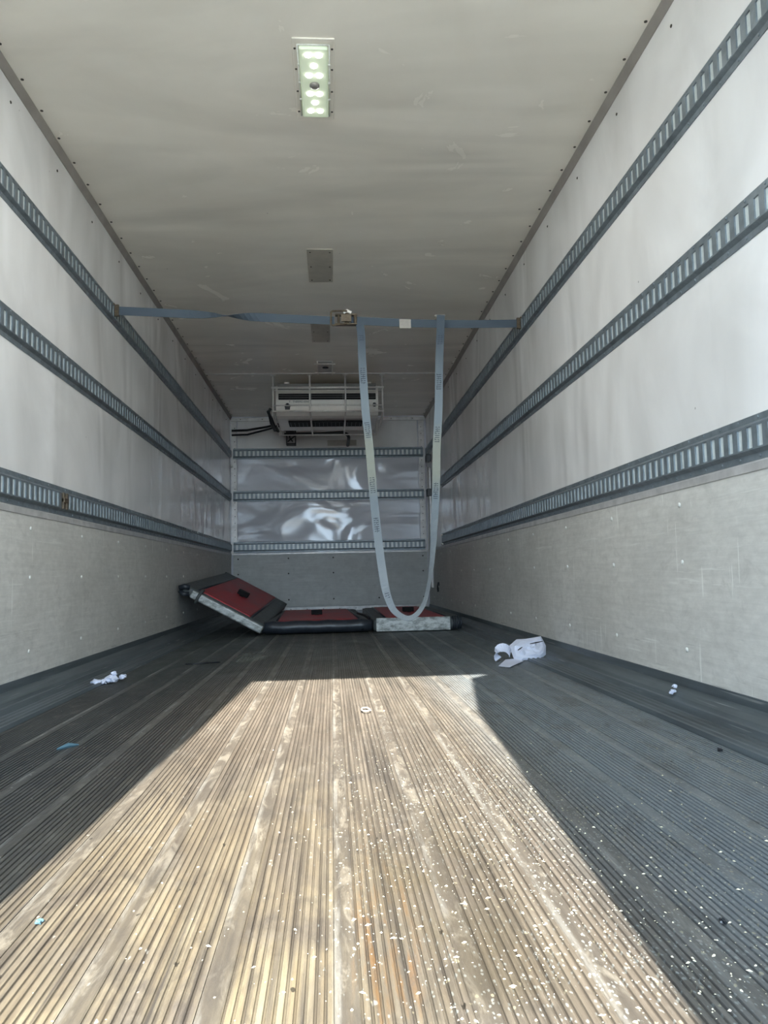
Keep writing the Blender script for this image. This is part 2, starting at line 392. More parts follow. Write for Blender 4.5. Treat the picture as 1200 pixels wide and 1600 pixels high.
# ------------------------------------------------------------------ rear frame and unseen door panels, outlines cut to shape the sun patch
hd = box_obj('trim_3', M['strip'], -WX-.06, WX+.06, YB-.08, YB, 2.45, 2.62); tag(hd, kind='structure')
def leaf(name, poly):
    m = MB(); k = len(poly); m.v = [(x, YB-.06, z) for x, z in poly]+[(x, YB-.012, z) for x, z in poly]
    m.f = [tuple(range(k)), tuple(range(k, 2*k))[::-1]] + [(a, (a+1) % k, (a+1) % k+k, a+k) for a in range(k)]; m.mi = [0]*len(m.f)
    o = m.build(name, M['side']); tag(o, kind='structure'); return o
leaf('door_mask_1', [(-WX-.03, -.06), (-.565, -.06), (-.555, .8), (-.535, 1.6), (-.528, 2.449), (-WX-.03, 2.449)])
leaf('door_mask_2', [(WX+.03, -.06), (WX+.03, 2.449), (.545, 2.449), (.54, 2.40), (.45, 2.33), (.44, 2.25), (.40, 2.02), (.367, 1.82), (.355, 1.4), (.335, .7), (.33, -.06)])
yard = box_obj('ground', M['ground'], -30, 30, -60, 30, -1.25, -1.2); tag(yard, kind='structure')

# ------------------------------------------------------------------ slotted cargo rails
def rail_mesh(L):
    """rail along +x, face towards +z', height along y' : local (s, h, d)"""
    m = MB(); T = None
    def q(s0, s1, h0, d0, h1, d1): m.quad((s0, h0, d0), (s1, h0, d0), (s1, h1, d1), (s0, h1, d1))
    q(0, L, 0, 0, .0, .004); q(0, L, 0, .004, .019, .004); q(0, L, .019, .004, .029, .018)
    q(0, L, .101, .018, .111, .004); q(0, L, .111, .004, .13, .004); q(0, L, .13, .004, .13, 0)
    h0, h1 = .034, .096
    q(0, L, .029, .018, h0, .018); q(0, L, h1, .018, .101, .018)
    n = int(L/SLOTP); sw = .026; off = (L-n*SLOTP)/2
    for k in range(n+1):
        a = off + (k-1)*SLOTP + (SLOTP+sw)/2; b = off + k*SLOTP + (SLOTP-sw)/2
        if k == 0: a = 0
        if k == n: b = L
        q(a, b, h0, .018, h1, .018)
        m.quad((a, h0, .013), (a, h0, .018), (a, h1, .018), (a, h1, .013)); m.quad((b, h0, .018), (b, h0, .013), (b, h1, .013), (b, h1, .018))
    q(0, L, h0, .018, h0, .013); q(0, L, h1, .006, h1, .018)
    q_l = MB()
    q_l.box(0.001, L-.001, .0295, .1005, .0005, .013)
    # end caps
    for s in (0, L): m.f.append(tuple(range(len(m.v), len(m.v)+8))); m.mi.append(0); m.v += [(s, 0, 0), (s, 0, .004), (s, .019, .004), (s, .029, .018), (s, .101, .018), (s, .111, .004), (s, .13, .004), (s, .13, 0)]
    r = MB(); x = off+SLOTP
    while x < L:
        for h in (.0095, .1205): r.disc((x, h, .004), (0, 0, 1), .0050, .003, 6)
        x += SLOTP*2
    return m, q_l, r
def rail(mat4, L, label, group):
    e = empty('cargo_rail'); e.matrix_world = mat4; tag(e, label, 'rail', group)
    a, b, r = rail_mesh(L)
    a.build('rail_face', M['rail'], e, fix=False); b.build('slot_backing', M['liner_back'] if 'front' in group else M['liner'], e)
    tag(r.build('rivet', M['rail'], e, smooth=True), kind='stuff')
    return e
lv = [('top', 1.942), ('middle', 1.408), ('bottom', .774)]
for nm, z in lv:
    # left wall: runs +y, face +x
    Mx = Matrix(((0, 0, 1, -WX), (1, 0, 0, YB+.02), (0, 1, 0, z), (0, 0, 0, 1)))
    rail(Mx, D-.03-YB-.02, '%s slotted grey steel cargo rail along the left wall' % nm, 'cargo rails on the left wall')
    y1 = D-.03 if nm == 'top' else 8.34
    Mx = Matrix(((0, 0, -1, WX), (-1, 0, 0, y1), (0, 1, 0, z), (0, 0, 0, 1)))
    rail(Mx, y1-YB-.02, '%s slotted grey steel cargo rail along the right wall' % nm, 'cargo rails on the right wall')
    Mx = Matrix(((1, 0, 0, -1.195), (0, 0, -1, D-.012), (0, 1, 0, z), (0, 0, 0, 1)))
    rail(Mx, 2.38, '%s slotted grey steel cargo rail across the far front wall' % nm, 'cargo rails on the front wall')
# bright bolts at the forward end of the lower right rail
m = MB()
for z in (.79, .885): m.disc((WX, 8.37, z), (-1, 0, 0), .012, .02, 8)
tag(m.build('end_bolts', M['rivet'], WR, smooth=True), kind='stuff')
# rusted strap fitting left in the lower left rail
m = MB(); m.box(-1.214, -1.203, 3.585, 3.60, .80, .875); m.box(-1.214, -1.203, 3.63, 3.645, .80, .875); m.box(-1.214, -1.200, 3.585, 3.645, .83, .85)
tag(m.build('strap_fitting', M['rust'], bevel=.002), 'small rusty fitting hooked in the bottom rail on the left wall', 'fitting')

# ------------------------------------------------------------------ ceiling lamp
lamp = empty('ceiling_lamp', (-.028, 2.985, H)); tag(lamp, 'lit rectangular LED lamp on the ceiling near the rear', 'lamp')
X0 = -.028
under(box_obj('mounting_plate', M['ceil'], X0-.080, X0+.080, 2.735, 3.245, H-.006, H, bevel=.004), lamp)
under(box_obj('lens_cover', M['lens'], X0-.055, X0+.055, 2.765, 3.205, H-.026, H-.006, bevel=.008), lamp)
m = MB()
for dx in (-.060, .060): m.tube([(X0+dx, 2.76, H-.012), (X0+dx, 3.21, H-.012)], .0035)
for y in (2.76, 3.21): m.tube([(X0-.06, y, H-.012), (X0+.06, y, H-.012)], .0035)
for y in (2.87, 2.98, 3.09):
    for dx in (-.058, .058): m.disc((X0+dx, y, H-.014), (0, 0, -1), .007, .005)
under(m.build('lens_frame', M['rivet'], smooth=True), lamp)
leds = [(-.020, 2.798), (.020, 2.798), (0, 2.860), (-.020, 2.918), (.020, 2.918), (-.019, 3.035), (.019, 3.035), (0, 3.094), (-.020, 3.152), (.020, 3.152)]
first = None
for dx, y in leds:
    if first is None:
        m = MB(); m.disc((0, 0, 0), (0, 0, -1), .0125, .006, 12); o = m.build('led', M['led'], smooth=True); first = o
    else: o = first.copy(); COL.objects.link(o)
    o.parent = lamp; o.location = (dx, y-2.985, -.026)
m = MB(); m.disc((X0, 2.978, H-.026), (0, 0, -1), .020, .012, 16); under(m.build('motion_sensor', M['grey_pl'], smooth=True), lamp)
m = MB()
for dx in (-.071, .071):
    for y in (2.79, 2.91, 3.05, 3.19): m.disc((X0+dx, y, H-.006), (0, 0, -1), .005, .003, 6)
tag(under(m.build('screw', M['screw'], smooth=True), lamp), kind='stuff')
al = bpy.data.lights.new('lamp_light', 'AREA'); al.shape = 'RECTANGLE'; al.size = .1; al.size_y = .4; al.energy = 6; al.color = (1, .99, .92)
ao = bpy.data.objects.new('lamp_light', al); COL.objects.link(ao); under(ao, lamp); ao.location = (X0, 2.985, H-.045)

# ------------------------------------------------------------------ ceiling cover plates
def cover(x0, x1, y0, y1, label):
    o = empty('cover_plate', ((x0+x1)/2, (y0+y1)/2, H)); tag(o, label, 'plate')
    under(box_obj('plate', M['patch'], x0, x1, y0, y1, H-.006, H, bevel=.002), o)
    m = MB()
    for x in (x0+.02, x1-.02):
        for y in (y0+.04, (y0+y1)/2, y1-.04): m.disc((x, y, H-.006), (0, 0, -1), .006, .003, 6)
    tag(under(m.build('screw', M['screw']), o), kind='stuff')
cover(-.113, .049, 4.61, 5.14, 'grey rectangular cover plate on ceiling in front of the horizontal strap')
cover(-.127, .026, 5.93, 6.506, 'grey rectangular cover plate on ceiling behind the horizontal strap')
o = empty('cable_gland_plate', (-.03, 7.3, H)); tag(o, 'small steel bracket with dark hole on ceiling before the cooling unit', 'bracket')
under(box_obj('plate', M['strip'], -.10, .05, 7.10, 7.50, H-.005, H, bevel=.002), o)
m = MB()
for x in (-.095, .045): m.tube([(x, 7.08, H-.015), (x, 7.53, H-.015)], .006)
for y in (7.14, 7.46): m.tube([(-.125, y, H-.018), (.075, y, H-.018)], .006)
under(m.build('bracket_bar', M['steel'], smooth=True), o)
m = MB(); m.disc((-.02, 7.31, H-.005), (0, 0, -1), .03, .012, 12); under(m.build('gland', M['dark'], smooth=True), o)

def smoothpath(P, n):
    P = [Vector(p) for p in P]; out = []
    for i in range(len(P)-1):
        a = P[max(i-1, 0)]; b = P[i]; c = P[i+1]; d = P[min(i+2, len(P)-1)]
        for k in range(n):
            t_ = k/n; out.append(.5*((2*b)+(c-a)*t_+(2*a-5*b+4*c-d)*t_**2+(-a+3*b-3*c+d)*t_**3))
    return out+[P[-1]]
# ------------------------------------------------------------------ cooling unit
ac = empty('cooling_unit', (0, 8.3, 2.1)); tag(ac, 'white ceiling-hung cooling unit at the front wall behind a steel cage', 'cooling unit')
prof = [(7.80, 2.414), (7.795, 2.36), (7.80, 2.20), (7.815, 2.15), (7.86, 2.115), (7.93, 2.10), (8.56, 2.095), (8.60, 2.13), (8.60, 2.414)]
def xprism(prof, x0, x1, name, mat, smooth=False, bevel=0):
    m = MB(); n = len(prof); m.v = [(x0, y, z) for y, z in prof]+[(x1, y, z) for y, z in prof]
    m.f = [tuple(range(n)), tuple(range(n, 2*n))[::-1]]+[(i, (i+1) % n, (i+1) % n+n, i+n) for i in range(n)]; m.mi = [0]*len(m.f)
    return m.build(name, mat, smooth=smooth, bevel=bevel)
under(xprism(prof, -.535, .515, 'housing', M['white'], bevel=.006), ac)
under(box_obj('top_panel', M['grey_pl'], -.51, .49, 7.76, 7.80, 2.365, 2.43, bevel=.006), ac)
under(box_obj('hanger', M['steel'], -.45, -.40, 7.9, 8.5, 2.414, H), ac); under(box_obj('hanger', M['steel'], .40, .45, 7.9, 8.5, 2.414, H), ac)
under(box_obj('air_outlet', M['buckle'], -.505, .49, 7.785, 7.80, 2.270, 2.332, bevel=.004), ac)
m = MB()
for z in (2.290, 2.312): m.box(-.50, .485, 7.779, 7.786, z-.002, z+.002)
for x in (-.17, .155, .17): m.box(x-.003, x+.003, 7.778, 7.786, 2.272, 2.330)
tag(under(m.build('louvre', M['grey_pl']), ac), 'grey blades in the dark outlet')
under(box_obj('face_rib', M['white'], -.535, .515, 7.788, 7.80, 2.218, 2.226, bevel=.002), ac)
under(box_obj('intake_grille', M['buckle'], -.42, .36, 8.02, 8.28, 2.082, 2.099, bevel=.003), ac)
m = MB()
for k in range(18): m.box(-.40+k*.043, -.396+k*.043, 8.03, 8.27, 2.078, 2.083)
under(m.build('grille_bar', M['dark']), ac)
m = MB(); m.disc((-.415, 7.798, 2.205), (0, -1, 0), .030, .012, 16); m.box(-.44, -.39, 7.788, 7.798, 2.168, 2.19); under(m.build('round_emblem', M['dark'], smooth=False), ac)
m = MB(); m.disc((.475, 7.798, 2.215), (0, -1, 0), .022, .012, 16); under(m.build('side_knob', M['dark'], smooth=False), ac)
def text(body, name, loc, size, mat, rot, parent, sx=1.0):
    cu = bpy.data.curves.new(name, 'FONT'); cu.body = body; cu.size = size; cu.extrude = .0006; cu.align_x = 'LEFT'
    tmp = bpy.data.objects.new('tmp', cu); COL.objects.link(tmp)
    dg = bpy.context.evaluated_depsgraph_get(); dg.update()
    me = bpy.data.meshes.new_from_object(tmp.evaluated_get(dg)); bpy.data.objects.remove(tmp)
    me.materials.clear(); me.materials.append(mat); me.name = name
    o = bpy.data.objects.new(name, me); COL.objects.link(o); o.rotation_euler = rot; o.location = loc; o.scale.x = sx
    if parent: under(o, parent)
    return o
text('T-  THERMO KING', 'lettering', (-.40, 7.792, 2.240), .026, M['dark'], (math.pi/2, 0, 0), ac)
# steel cage
cg = empty('guard_cage', (0, 8.1, 2.1)); tag(cg, 'steel bar guard cage around the white ceiling cooling unit', 'cage')
def bar(pts, r=.009, name='cage_bar'):
    m = MB(); m.tube(pts, r); return under(m.build(name, M['steel'], smooth=True), cg)
for x in (-.545, -.181, .174, .545):
    bar([(x, 7.60, H), (x, 7.60, 2.112), (x, 7.63, 2.10), (x, 8.62, 2.055), (x, 8.66, 2.065)] if abs(x) < .5 else [(x, 7.60, H), (x, 7.60, 2.11), (x, 7.63, 2.10), (x, 8.62, 2.055), (x, 8.66, 2.09), (x, 8.66, H)], .009 if abs(x) < .5 else .008)
bar([(-.56, 7.59, 2.345), (.56, 7.59, 2.345)], .011); bar([(-.55, 7.595, 2.318), (.55, 7.595, 2.318)], .005)
bar([(-.545, 7.61, 2.168), (.545, 7.61, 2.168)], .005)
bar([(-.555, 7.59, 2.105), (.555, 7.59, 2.105)], .008); bar([(-.54, 8.64, 2.06), (.54, 8.64, 2.06)], .007)
for x in (-.552, .552):
    o = under(box_obj('side_plate', M['steel'], x-.004, x+.004, 7.60, 8.64, 2.055, 2.095), cg)
for x in (-.545, -.181, .174, .545): under(box_obj('foot_plate', M['steel'], x-.025, x+.025, 7.57, 7.63, H-.004, H), cg)
# pipes and hoses
m = MB(); m.tube([(-.52, 8.95, 2.125), (-.1, 8.98, 2.135), (.17, 8.95, 2.14), (.22, 8.97, 2.12), (.235, 9.03, 2.10), (.235, 9.60, 2.10)], .020)
tag(m.build('drain_pipe', M['rubber'], smooth=True), 'black drain pipe running below the cooling unit to the front wall', 'pipe')
for k, (dz, ln) in enumerate((('upper', 0), ('lower', -.055))):
    m = MB(); m.tube([(-1.19, 9.45, 2.27+ln), (-1.0, 9.45, 2.275+ln), (-.75, 9.3, 2.285+ln*.6), (-.58, 9.0, 2.26+ln*.5), (-.50, 8.95, 2.22+ln*.3)], .014-.002*k)
    tag(m.build('coolant_hose', M['rubber'], smooth=True), '%s of two black hoses from left wall to cooling unit' % dz, 'hose', 'coolant hoses')
m = MB(); m.tube([(-.58, 7.7, 2.16), (-.60, 7.72, 2.13), (-.59, 7.9, 2.05), (-.57, 8.15, 2.02), (-.54, 8.25, 2.03), (-.56, 8.05, 2.06), (-.60, 7.85, 2.12), (-.61, 7.75, 2.14)], .014)
tag(m.build('cable_loop', M['rubber'], smooth=True), 'black looped cable hanging at the left end of the cooling unit cage', 'cable')
m = MB(); rg = random.Random(3); q_ = [(-.43+rg.uniform(-.09, .09), 8.85+rg.uniform(-.06, .06), 2.19+rg.uniform(-.05, .07)) for _ in range(14)]
m.tube(smoothpath(q_, 5), .016, 6)
tag(m.build('cable_bundle', M['rubber'], smooth=True), 'tangled black cable bundle under the left half of the cooling unit', 'cable')
br = empty('frame_bracket', (-.54, 9.55, 2.1)); tag(br, 'small black square bracket under the cooling unit on front wall', 'bracket')
for a, b, c, d in ((-.60, -.59, 2.10, 2.28), (-.49, -.48, 2.10, 2.28), (-.60, -.48, 2.27, 2.28), (-.60, -.48, 2.10, 2.12)):
    under(box_obj('bracket_bar', M['rubber'], a+.07, b+.07, 9.50, 9.614, c, d), br)
m = MB(); m.tube([(-.51, 9.52, 2.14), (-.47, 9.5, 2.17), (-.43, 9.52, 2.20), (-.44, 9.52, 2.27), (-.49, 9.52, 2.20), (-.45, 9.53, 2.14)], .008); under(m.build('wire_coil', M['rubber'], smooth=True), br)
tag(box_obj('faded_sticker', M['tape'], -.02, .345, 9.608, 9.6145, 2.098, 2.17), 'pale blank sticker on the front wall under the cooling unit', 'sticker')

# ------------------------------------------------------------------ straps
def ribbon(pts, wdirs, width, name, mat, th=.0018, sub=1):
    m = MB(); n = len(pts); P = [Vector(p) for p in pts]
    for i, p in enumerate(P):
        d = (P[min(i+1, n-1)]-P[max(i-1, 0)]).normalized(); u = Vector(wdirs[i]); u = (u - d*u.dot(d)).normalized(); k = d.cross(u)*th/2; u = u*width/2
        m.v += [tuple(p-u-k), tuple(p+u-k), tuple(p+u+k), tuple(p-u+k)]
    for i in range(n-1):
        a = i*4
        for j in range(4): m.f.append((a+j, a+(j+1) % 4, a+4+(j+1) % 4, a+4+j)); m.mi.append(0)
    m.f += [(0, 1, 2, 3), tuple((n-1)*4+j for j in range(4))]; m.mi += [0, 0]
    return m.build(name, mat)
sr = empty('ratchet_strap', (.1, 4.53, 2.0)); tag(sr, 'blue ratchet strap stretched across the hold between the top rails', 'strap')
pts = []; wd = []
N = 40
A = Vector((-1.205, 4.42, 2.018)); B = Vector((.05, 4.53, 1.997))
for i in range(N+1):
    f = i/N; pts.append(A.lerp(B, f)); s_ = min(max((f-.30)/.45, 0), 1); s_ = s_*s_*(3-2*s_); an = math.pi*s_; wd.append((0, math.sin(an), math.cos(an)))
under(ribbon(pts, wd, .05, 'webbing', M['strap']), sr)
A = Vector((.15, 4.54, 2.003)); B = Vector((1.205, 4.64, 2.018))
pts = [A.lerp(B, i/10)+Vector((0, 0, -.012*math.sin(math.pi*i/10))) for i in range(11)]
under(ribbon(pts, [(0, 0, 1)]*11, .05, 'webbing', M['strap']), sr)
def endfit(x, y, z, sx):
    m = MB(); m.box(x-.012, x+.012, y-.012, y+.004, z-.034, z+.034); m.tube([(x+sx*.012, y-.01, z-.04), (x+sx*.022, y-.01, z-.03), (x+sx*.022, y-.01, z+.03), (x+sx*.012, y-.01, z+.04)], .006)
    under(m.build('end_fitting', M['rust'], bevel=.002), sr)
endfit(-1.200, 4.42, 2.018, -1); endfit(1.200, 4.64, 2.018, 1)
# ratchet buckle
m = MB()
for z in (1.972, 2.030): m.box(.055, .185, 4.505, 4.545, z-.004, z+.004)
m.tube([(.175, 4.52, 1.968), (.175, 4.52, 2.034)], .010); m.tube([(.075, 4.52, 1.968), (.075, 4.52, 2.034)], .008)
m.tube([(.125, 4.515, 1.966), (.125, 4.515, 2.036)], .014, 10)
under(m.build('ratchet_frame', M['rust'], bevel=.0015), sr)
m = MB(); m.tube([(.125, 4.49, 2.044), (.04, 4.47, 2.036), (.03, 4.47, 2.03), (.028, 4.47, 1.955), (.04, 4.47, 1.95), (.12, 4.49, 1.968)], .006)
m.box(.09, .15, 4.485, 4.50, 1.98, 2.02)
under(m.build('ratchet_handle', M['rust'], smooth=False), sr)
m = MB(); m.tube([(.105, 4.50, 2.036), (.125, 4.495, 2.048), (.15, 4.50, 2.036)], .010); under(m.build('ratchet_gear', M['steel']), sr)
tl = empty('strap_label', (.48, 4.56, 1.99)); under(box_obj('label', M['tape'], .445, .515, 4.5615, 4.5625+.008, 1.962, 2.018), sr).name = 'sewn_label'
bpy.data.objects.remove(tl)
# loose tail hanging in a loop
loop = empty('loose_strap', (.44, 4.53, .21)); tag(loop, 'pale blue loose strap end hanging in a long loop from the horizontal strap', 'strap')
raw = [(.195, 1.995), (.208, 1.92), (.212, 1.724), (.225, 1.452), (.244, 1.221), (.258, .991), (.276, .763), (.295, .574), (.314, .424), (.335, .331), (.372, .255), (.441, .214), (.498, .233), (.545, .299), (.578, .418), (.601, .568), (.618, .757), (.635, .986), (.645, 1.216), (.663, 1.449), (.675, 1.723), (.688, 1.92), (.694, 2.03)]
P = smoothpath([(x, 4.52 - .02*math.sin(math.pi*i/22), z) for i, (x, z) in enumerate(raw)], 5)
wds = []
for i, p in enumerate(P):
    f = i/len(P)
    if f < .36: an = 0
    elif f < .50: an = 1.15*(f-.36)/.14
    elif f < .64: an = 1.15
    elif f < .80: an = 1.15-(f-.64)/.16*.75
    else: an = .4*(1-(f-.8)/.2)
    an += .12*math.sin(f*22)
    wds.append((math.cos(an), math.sin(an), 0.0))
def wdir_fix(P, wds):
    out = []
    for i in range(len(P)):
        d = (P[min(i+1, len(P)-1)]-P[max(i-1, 0)]).normalized()
        # rotate width direction with the bend so it stays across the strap
        y = Vector((0, 1, 0)); side = d.cross(y).normalized()
        an = math.atan2(wds[i][1], wds[i][0]); out.append(side*math.cos(an)*(1 if side.x*1 >= 0 or True else -1)+y*math.sin(an))
    return out
W2 = wdir_fix(P, wds)
under(ribbon(P, W2, .048, 'webbing', M['strap']), loop)
# printed blocks of vertical lettering on the webbing (illegible in the photograph)
def prints(z0, branch, rows, txt=None):
    m = MB(); rng = random.Random(int(z0*100)+branch)
    for r_ in range(rows):
        z = z0 - r_*.0125
        best = None
        idx = range(0, 55) if branch == 0 else range(60, len(P)-1)
        for i in idx:
            a, b = P[i], P[i+1]
            if (a.z-z)*(b.z-z) <= 0 and a.z != b.z:
                f = (z-a.z)/(b.z-a.z); best = (a.lerp(b, f), (b-a).normalized(), Vector(W2[i])); break
        if not best: continue
        c, d, u = best; u = (u-d*u.dot(d)).normalized(); nn = d.cross(u)
        if nn.y > 0: nn = -nn
        c = c + nn*.0014
        segs = [(-.014, .014)] if rng.random() < .5 else [(-.014, -.003), (.002, .014)]
        for s0, s1 in segs:
            m.quad(c+u*s0-d*.002, c+u*s1-d*.002, c+u*s1+d*.002, c+u*s0+d*.002)
        if rng.random() < .6:
            s0 = rng.choice([-.014, .011, 0]); m.quad(c+u*s0-d*.004, c+u*(s0+.003)-d*.004, c+u*(s0+.003)+d*.008, c+u*s0+d*.008)
    under(m.build('printed_mark', M['ink']), loop)
for z0, b, r_ in ((1.90, 0, 3), (1.70, 0, 8), (1.37, 0, 8), (1.04, 0, 8), (.80, 0, 7), (.36, 0, 3), (1.90, 1, 5), (1.66, 1, 8), (1.34, 1, 8), (1.0, 1, 8)): prints(z0, b, r_)
m = MB(); m.tube([(.665, 4.545, 2.036), (.665, 4.58, 2.040), (.722, 4.58, 2.040), (.722, 4.545, 2.036), (.665, 4.545, 2.036)], .005); m.box(.668, .720, 4.53, 4.60, 2.022, 2.030)
under(m.build('fold', M['tape']), loop)

# ------------------------------------------------------------------ insulation bulkhead pads
def pad_parts(root, w, L, th, near_mat, red0, red1, rollw=.05, T=None):
    """local frame: x across width 0..w, y length 0..L, z thickness 0..th"""
    def B(name, mat, x0, x1, y0, y1, z0, z1, bev=.02):
        m = MB(); nx = max(1, int((x1-x0)/.12)); m.box(x0, x1, y0, y1, z0, z1)
        o = m.build(name, mat, root, bevel=bev); return o
    B('body', M['pad_edge'], 0, w, .03, L, 0, th, .03)
    B('red_cover', M['pad_red'], red0, red1, .05, L-.06, th-.01, th+.008, .012)
    m = MB(); m.box(w*.45, w*.45+.10, L*.42, L*.42+.10, th+.008, th+.05)
    m.box(w*.45+.03, w*.45+.07, L*.42-.06, L*.42+.16, th+.008, th+.014)
    m.build('buckle', M['buckle'], root, bevel=.01)
    m = MB(); m.tube([(0, L+.0, th*.5), (w, L, th*.5)], th*.45, 10); m.build('end_roll', M['pad_black'], root, smooth=True)
    for xx in (red0-.012, red1+.012):
        m = MB(); m.tube([(xx, .05, th), (xx, L*.5, th+.004), (xx, L-.05, th)], .008, 6); m.build('piping', M['pad_black'], root, smooth=True)
# middle pad
p1 = empty('bulkhead_pad', (-.555, 6.33, .004)); tag(p1, 'flat red-topped insulation pad with black front roll lying on floor, centre', 'pad')
pad_parts(p1, .88, 2.1, .10, None, .12, .78)
m = MB(); m.tube([(-.01+k*.09, .03+.008*math.sin(k*1.7), .054+.004*math.sin(k*2.3)) for k in range(11)], [.042]+[.052]*9+[.044], 12); m.build('front_roll', M['pad_black'], p1, smooth=True)
m = MB(); m.tube([(.80, .0, .02), (.85, -.01, .06), (.87, .05, .11), (.86, .25, .125), (.80, .5, .13)], .010, 6); m.tube([(.82, .0, .03), (.86, .02, .02), (.87, .06, .05), (.85, .03, .09)], .009, 6)
m.build('strap_end', M['dark'], p1, smooth=True)
p1.rotation_euler.z = .03
# right pad
p2 = empty('bulkhead_pad', (.34, 6.33, .004)); tag(p2, 'flat red-topped insulation pad with aluminium front edge, right of the others', 'pad')
pad_parts(p2, .74, 2.2, .105, None, .12, .60)
box_obj('kick_edge', M['pad_alu'], .025, .635, -.004, .03, .002, .112, p2, .004)
m = MB()
for k in range(4): m.tube([(.66+k*.02, .03, .01), (.67+k*.02, .02, .06), (.66+k*.02, .04, .11)], .009, 6)
m.build('side_bellows', M['pad_black'], p2, smooth=True)
# leaning pad against the left wall
p3 = empty('bulkhead_pad'); tag(p3, 'red insulation pad with aluminium edge tilted against the left wall', 'pad')
ang = math.atan2(.34, .62)
ux = Vector((math.cos(ang), 0, -math.sin(ang))); uy = Vector((.055, 1, .03)).normalized(); uy = (uy-ux*uy.dot(ux)).normalized(); uz = ux.cross(uy)
org = Vector((-1.218, 6.25, .365))
Mx = Matrix((ux, uy, uz)).transposed().to_4x4(); Mx.translation = org; p3.matrix_world = Mx
pad_parts(p3, .74, 2.15, .085, None, .15, .60)
box_obj('kick_edge', M['pad_alu'], .10, .735, -.006, .03, .008, .072, p3, .012)
m = MB(); m.tube([(.17, -.012, -.01), (.165, -.018, .04), (.17, -.01, .095), (.17, .05, .10)], .014, 6); m.build('strap_end', M['pad_edge'], p3, smooth=True)
m = MB(); m.tube([(.0, .0, .04), (.03, -.01, .07), (.07, 0, .08)], .022, 8); m.tube([(.01, .0, .02), (.05, -.008, .01), (.09, 0, .03)], .018, 8); m.build('torn_corner', M['pad_black'], p3, smooth=True)

# small wall hook low in the right corner
m = MB(); m.tube([(1.215, 8.72, .37), (1.205, 8.72, .33), (1.205, 8.73, .29), (1.205, 8.70, .265), (1.205, 8.67, .28), (1.205, 8.68, .31)], .008, 6)
m.box(1.212, 1.224, 8.70, 8.74, .33, .37)
tag(m.build('wall_hook', M['dark'], smooth=False), 'small black hook low on the right wall near the front', 'hook')

# ------------------------------------------------------------------ litter on the floor
def at(u, v, axis, val):
    d = FWD + (u-600)/FPX*RGT - (v-800)/FPX*UPV; return CAM + d*((val-CAM[axis])/d[axis])
# white bag: closed puffed shape with folded rim
bag = empty('plastic_bag', (1.02, 4.2, 0)); tag(bag, 'crumpled white bag lying beside the dark profile of right wall', 'bag')
outl = [(792, 1012), (807, 999), (822, 998), (845, 994), (850, 1003), (853, 1009), (853, 1023), (847, 1028), (840, 1031), (815, 1033), (803, 1030), (799, 1019)]
bot, top = 1033, 994
W3 = []
for (u, v) in outl:
    f = (bot-v)/(bot-top); W3.append(at(u, v, 1, 4.06+.16*f))
C = sum(W3, Vector())/len(W3)
m = MB(); rings = 6; n = len(W3)
nrm = Vector((-.15, -1, .55)).normalized()
def noisev(k): r_ = random.Random(k); return r_.uniform(-1, 1)
for sgn in (1, -1):
    k0 = len(m.v)
    for r_ in range(rings):
        f = 1-r_/rings; hgt = math.sqrt(max(0, 1-f*f))*.035*(1 if sgn > 0 else .6)
        for j, p in enumerate(W3):
            q_ = C+(p-C)*f + nrm*sgn*(hgt+(noisev(r_*31+j)*.008 if r_ else 0)); q_.z = max(q_.z, .003); m.v.append(tuple(q_))
    q_ = C+nrm*sgn*.035; m.v.append(tuple(q_)); kc = len(m.v)-1
    for r_ in range(rings-1):
        for j in range(n):
            a = k0+r_*n+j; b = k0+r_*n+(j+1) % n; m.f.append((a, b, b+n, a+n)); m.mi.append(0)
    a = k0+(rings-1)*n
    for j in range(n): m.f.append((a+j, a+(j+1) % n, kc)); m.mi.append(0)
o = m.build('bag_body', M['paper']); under(o, bag)
bm = bmesh.new(); bm.from_mesh(o.data); bmesh.ops.remove_doubles(bm, verts=bm.verts, dist=.0015); bmesh.ops.recalc_face_normals(bm, faces=bm.faces); bm.to_mesh(o.data); bm.free()
# curled handle band
c0 = at(796, 1030, 2, .035)
pts = []; wd = []
for i in range(15):
    an = math.radians(-40+i*17); pts.append((c0.x+.018-.038*math.cos(an), 4.05+.002*i, .036+.036*math.sin(an))); wd.append((.3, .6, .8))
o = ribbon(pts, wd, .05, 'handle_band', M['paper'], .002); under(o, bag)
fl = [at(x, y, 2, z) for x, y, z in ((779, 1041, .003), (790, 1031, .006), (806, 1030, .012), (818, 1033, .006), (796, 1043, .003))]
m = MB(); m.v = [tuple(p) for p in fl]+[tuple(p+Vector((0, 0, .002))) for p in fl]; m.f = [(0, 1, 2, 3, 4), (9, 8, 7, 6, 5)]+[(i, (i+1) % 5, (i+1) % 5+5, i+5) for i in range(5)]; m.mi = [0]*7
under(m.build('loose_flap', M['paper']), bag)
for (a, b, nm) in (((828, 1006), (848, 1002), 'fold_slit'), ((809, 1016), (816, 1011), 'fold_slit')):
    pa = at(a[0], a[1], 1, 4.055); pb = at(b[0], b[1], 1, 4.055)
    m = MB(); m.tube([pa, (pa+pb)/2, pb], [.002, .0035, .002], 6); under(m.build(nm, M['dark']), bag)
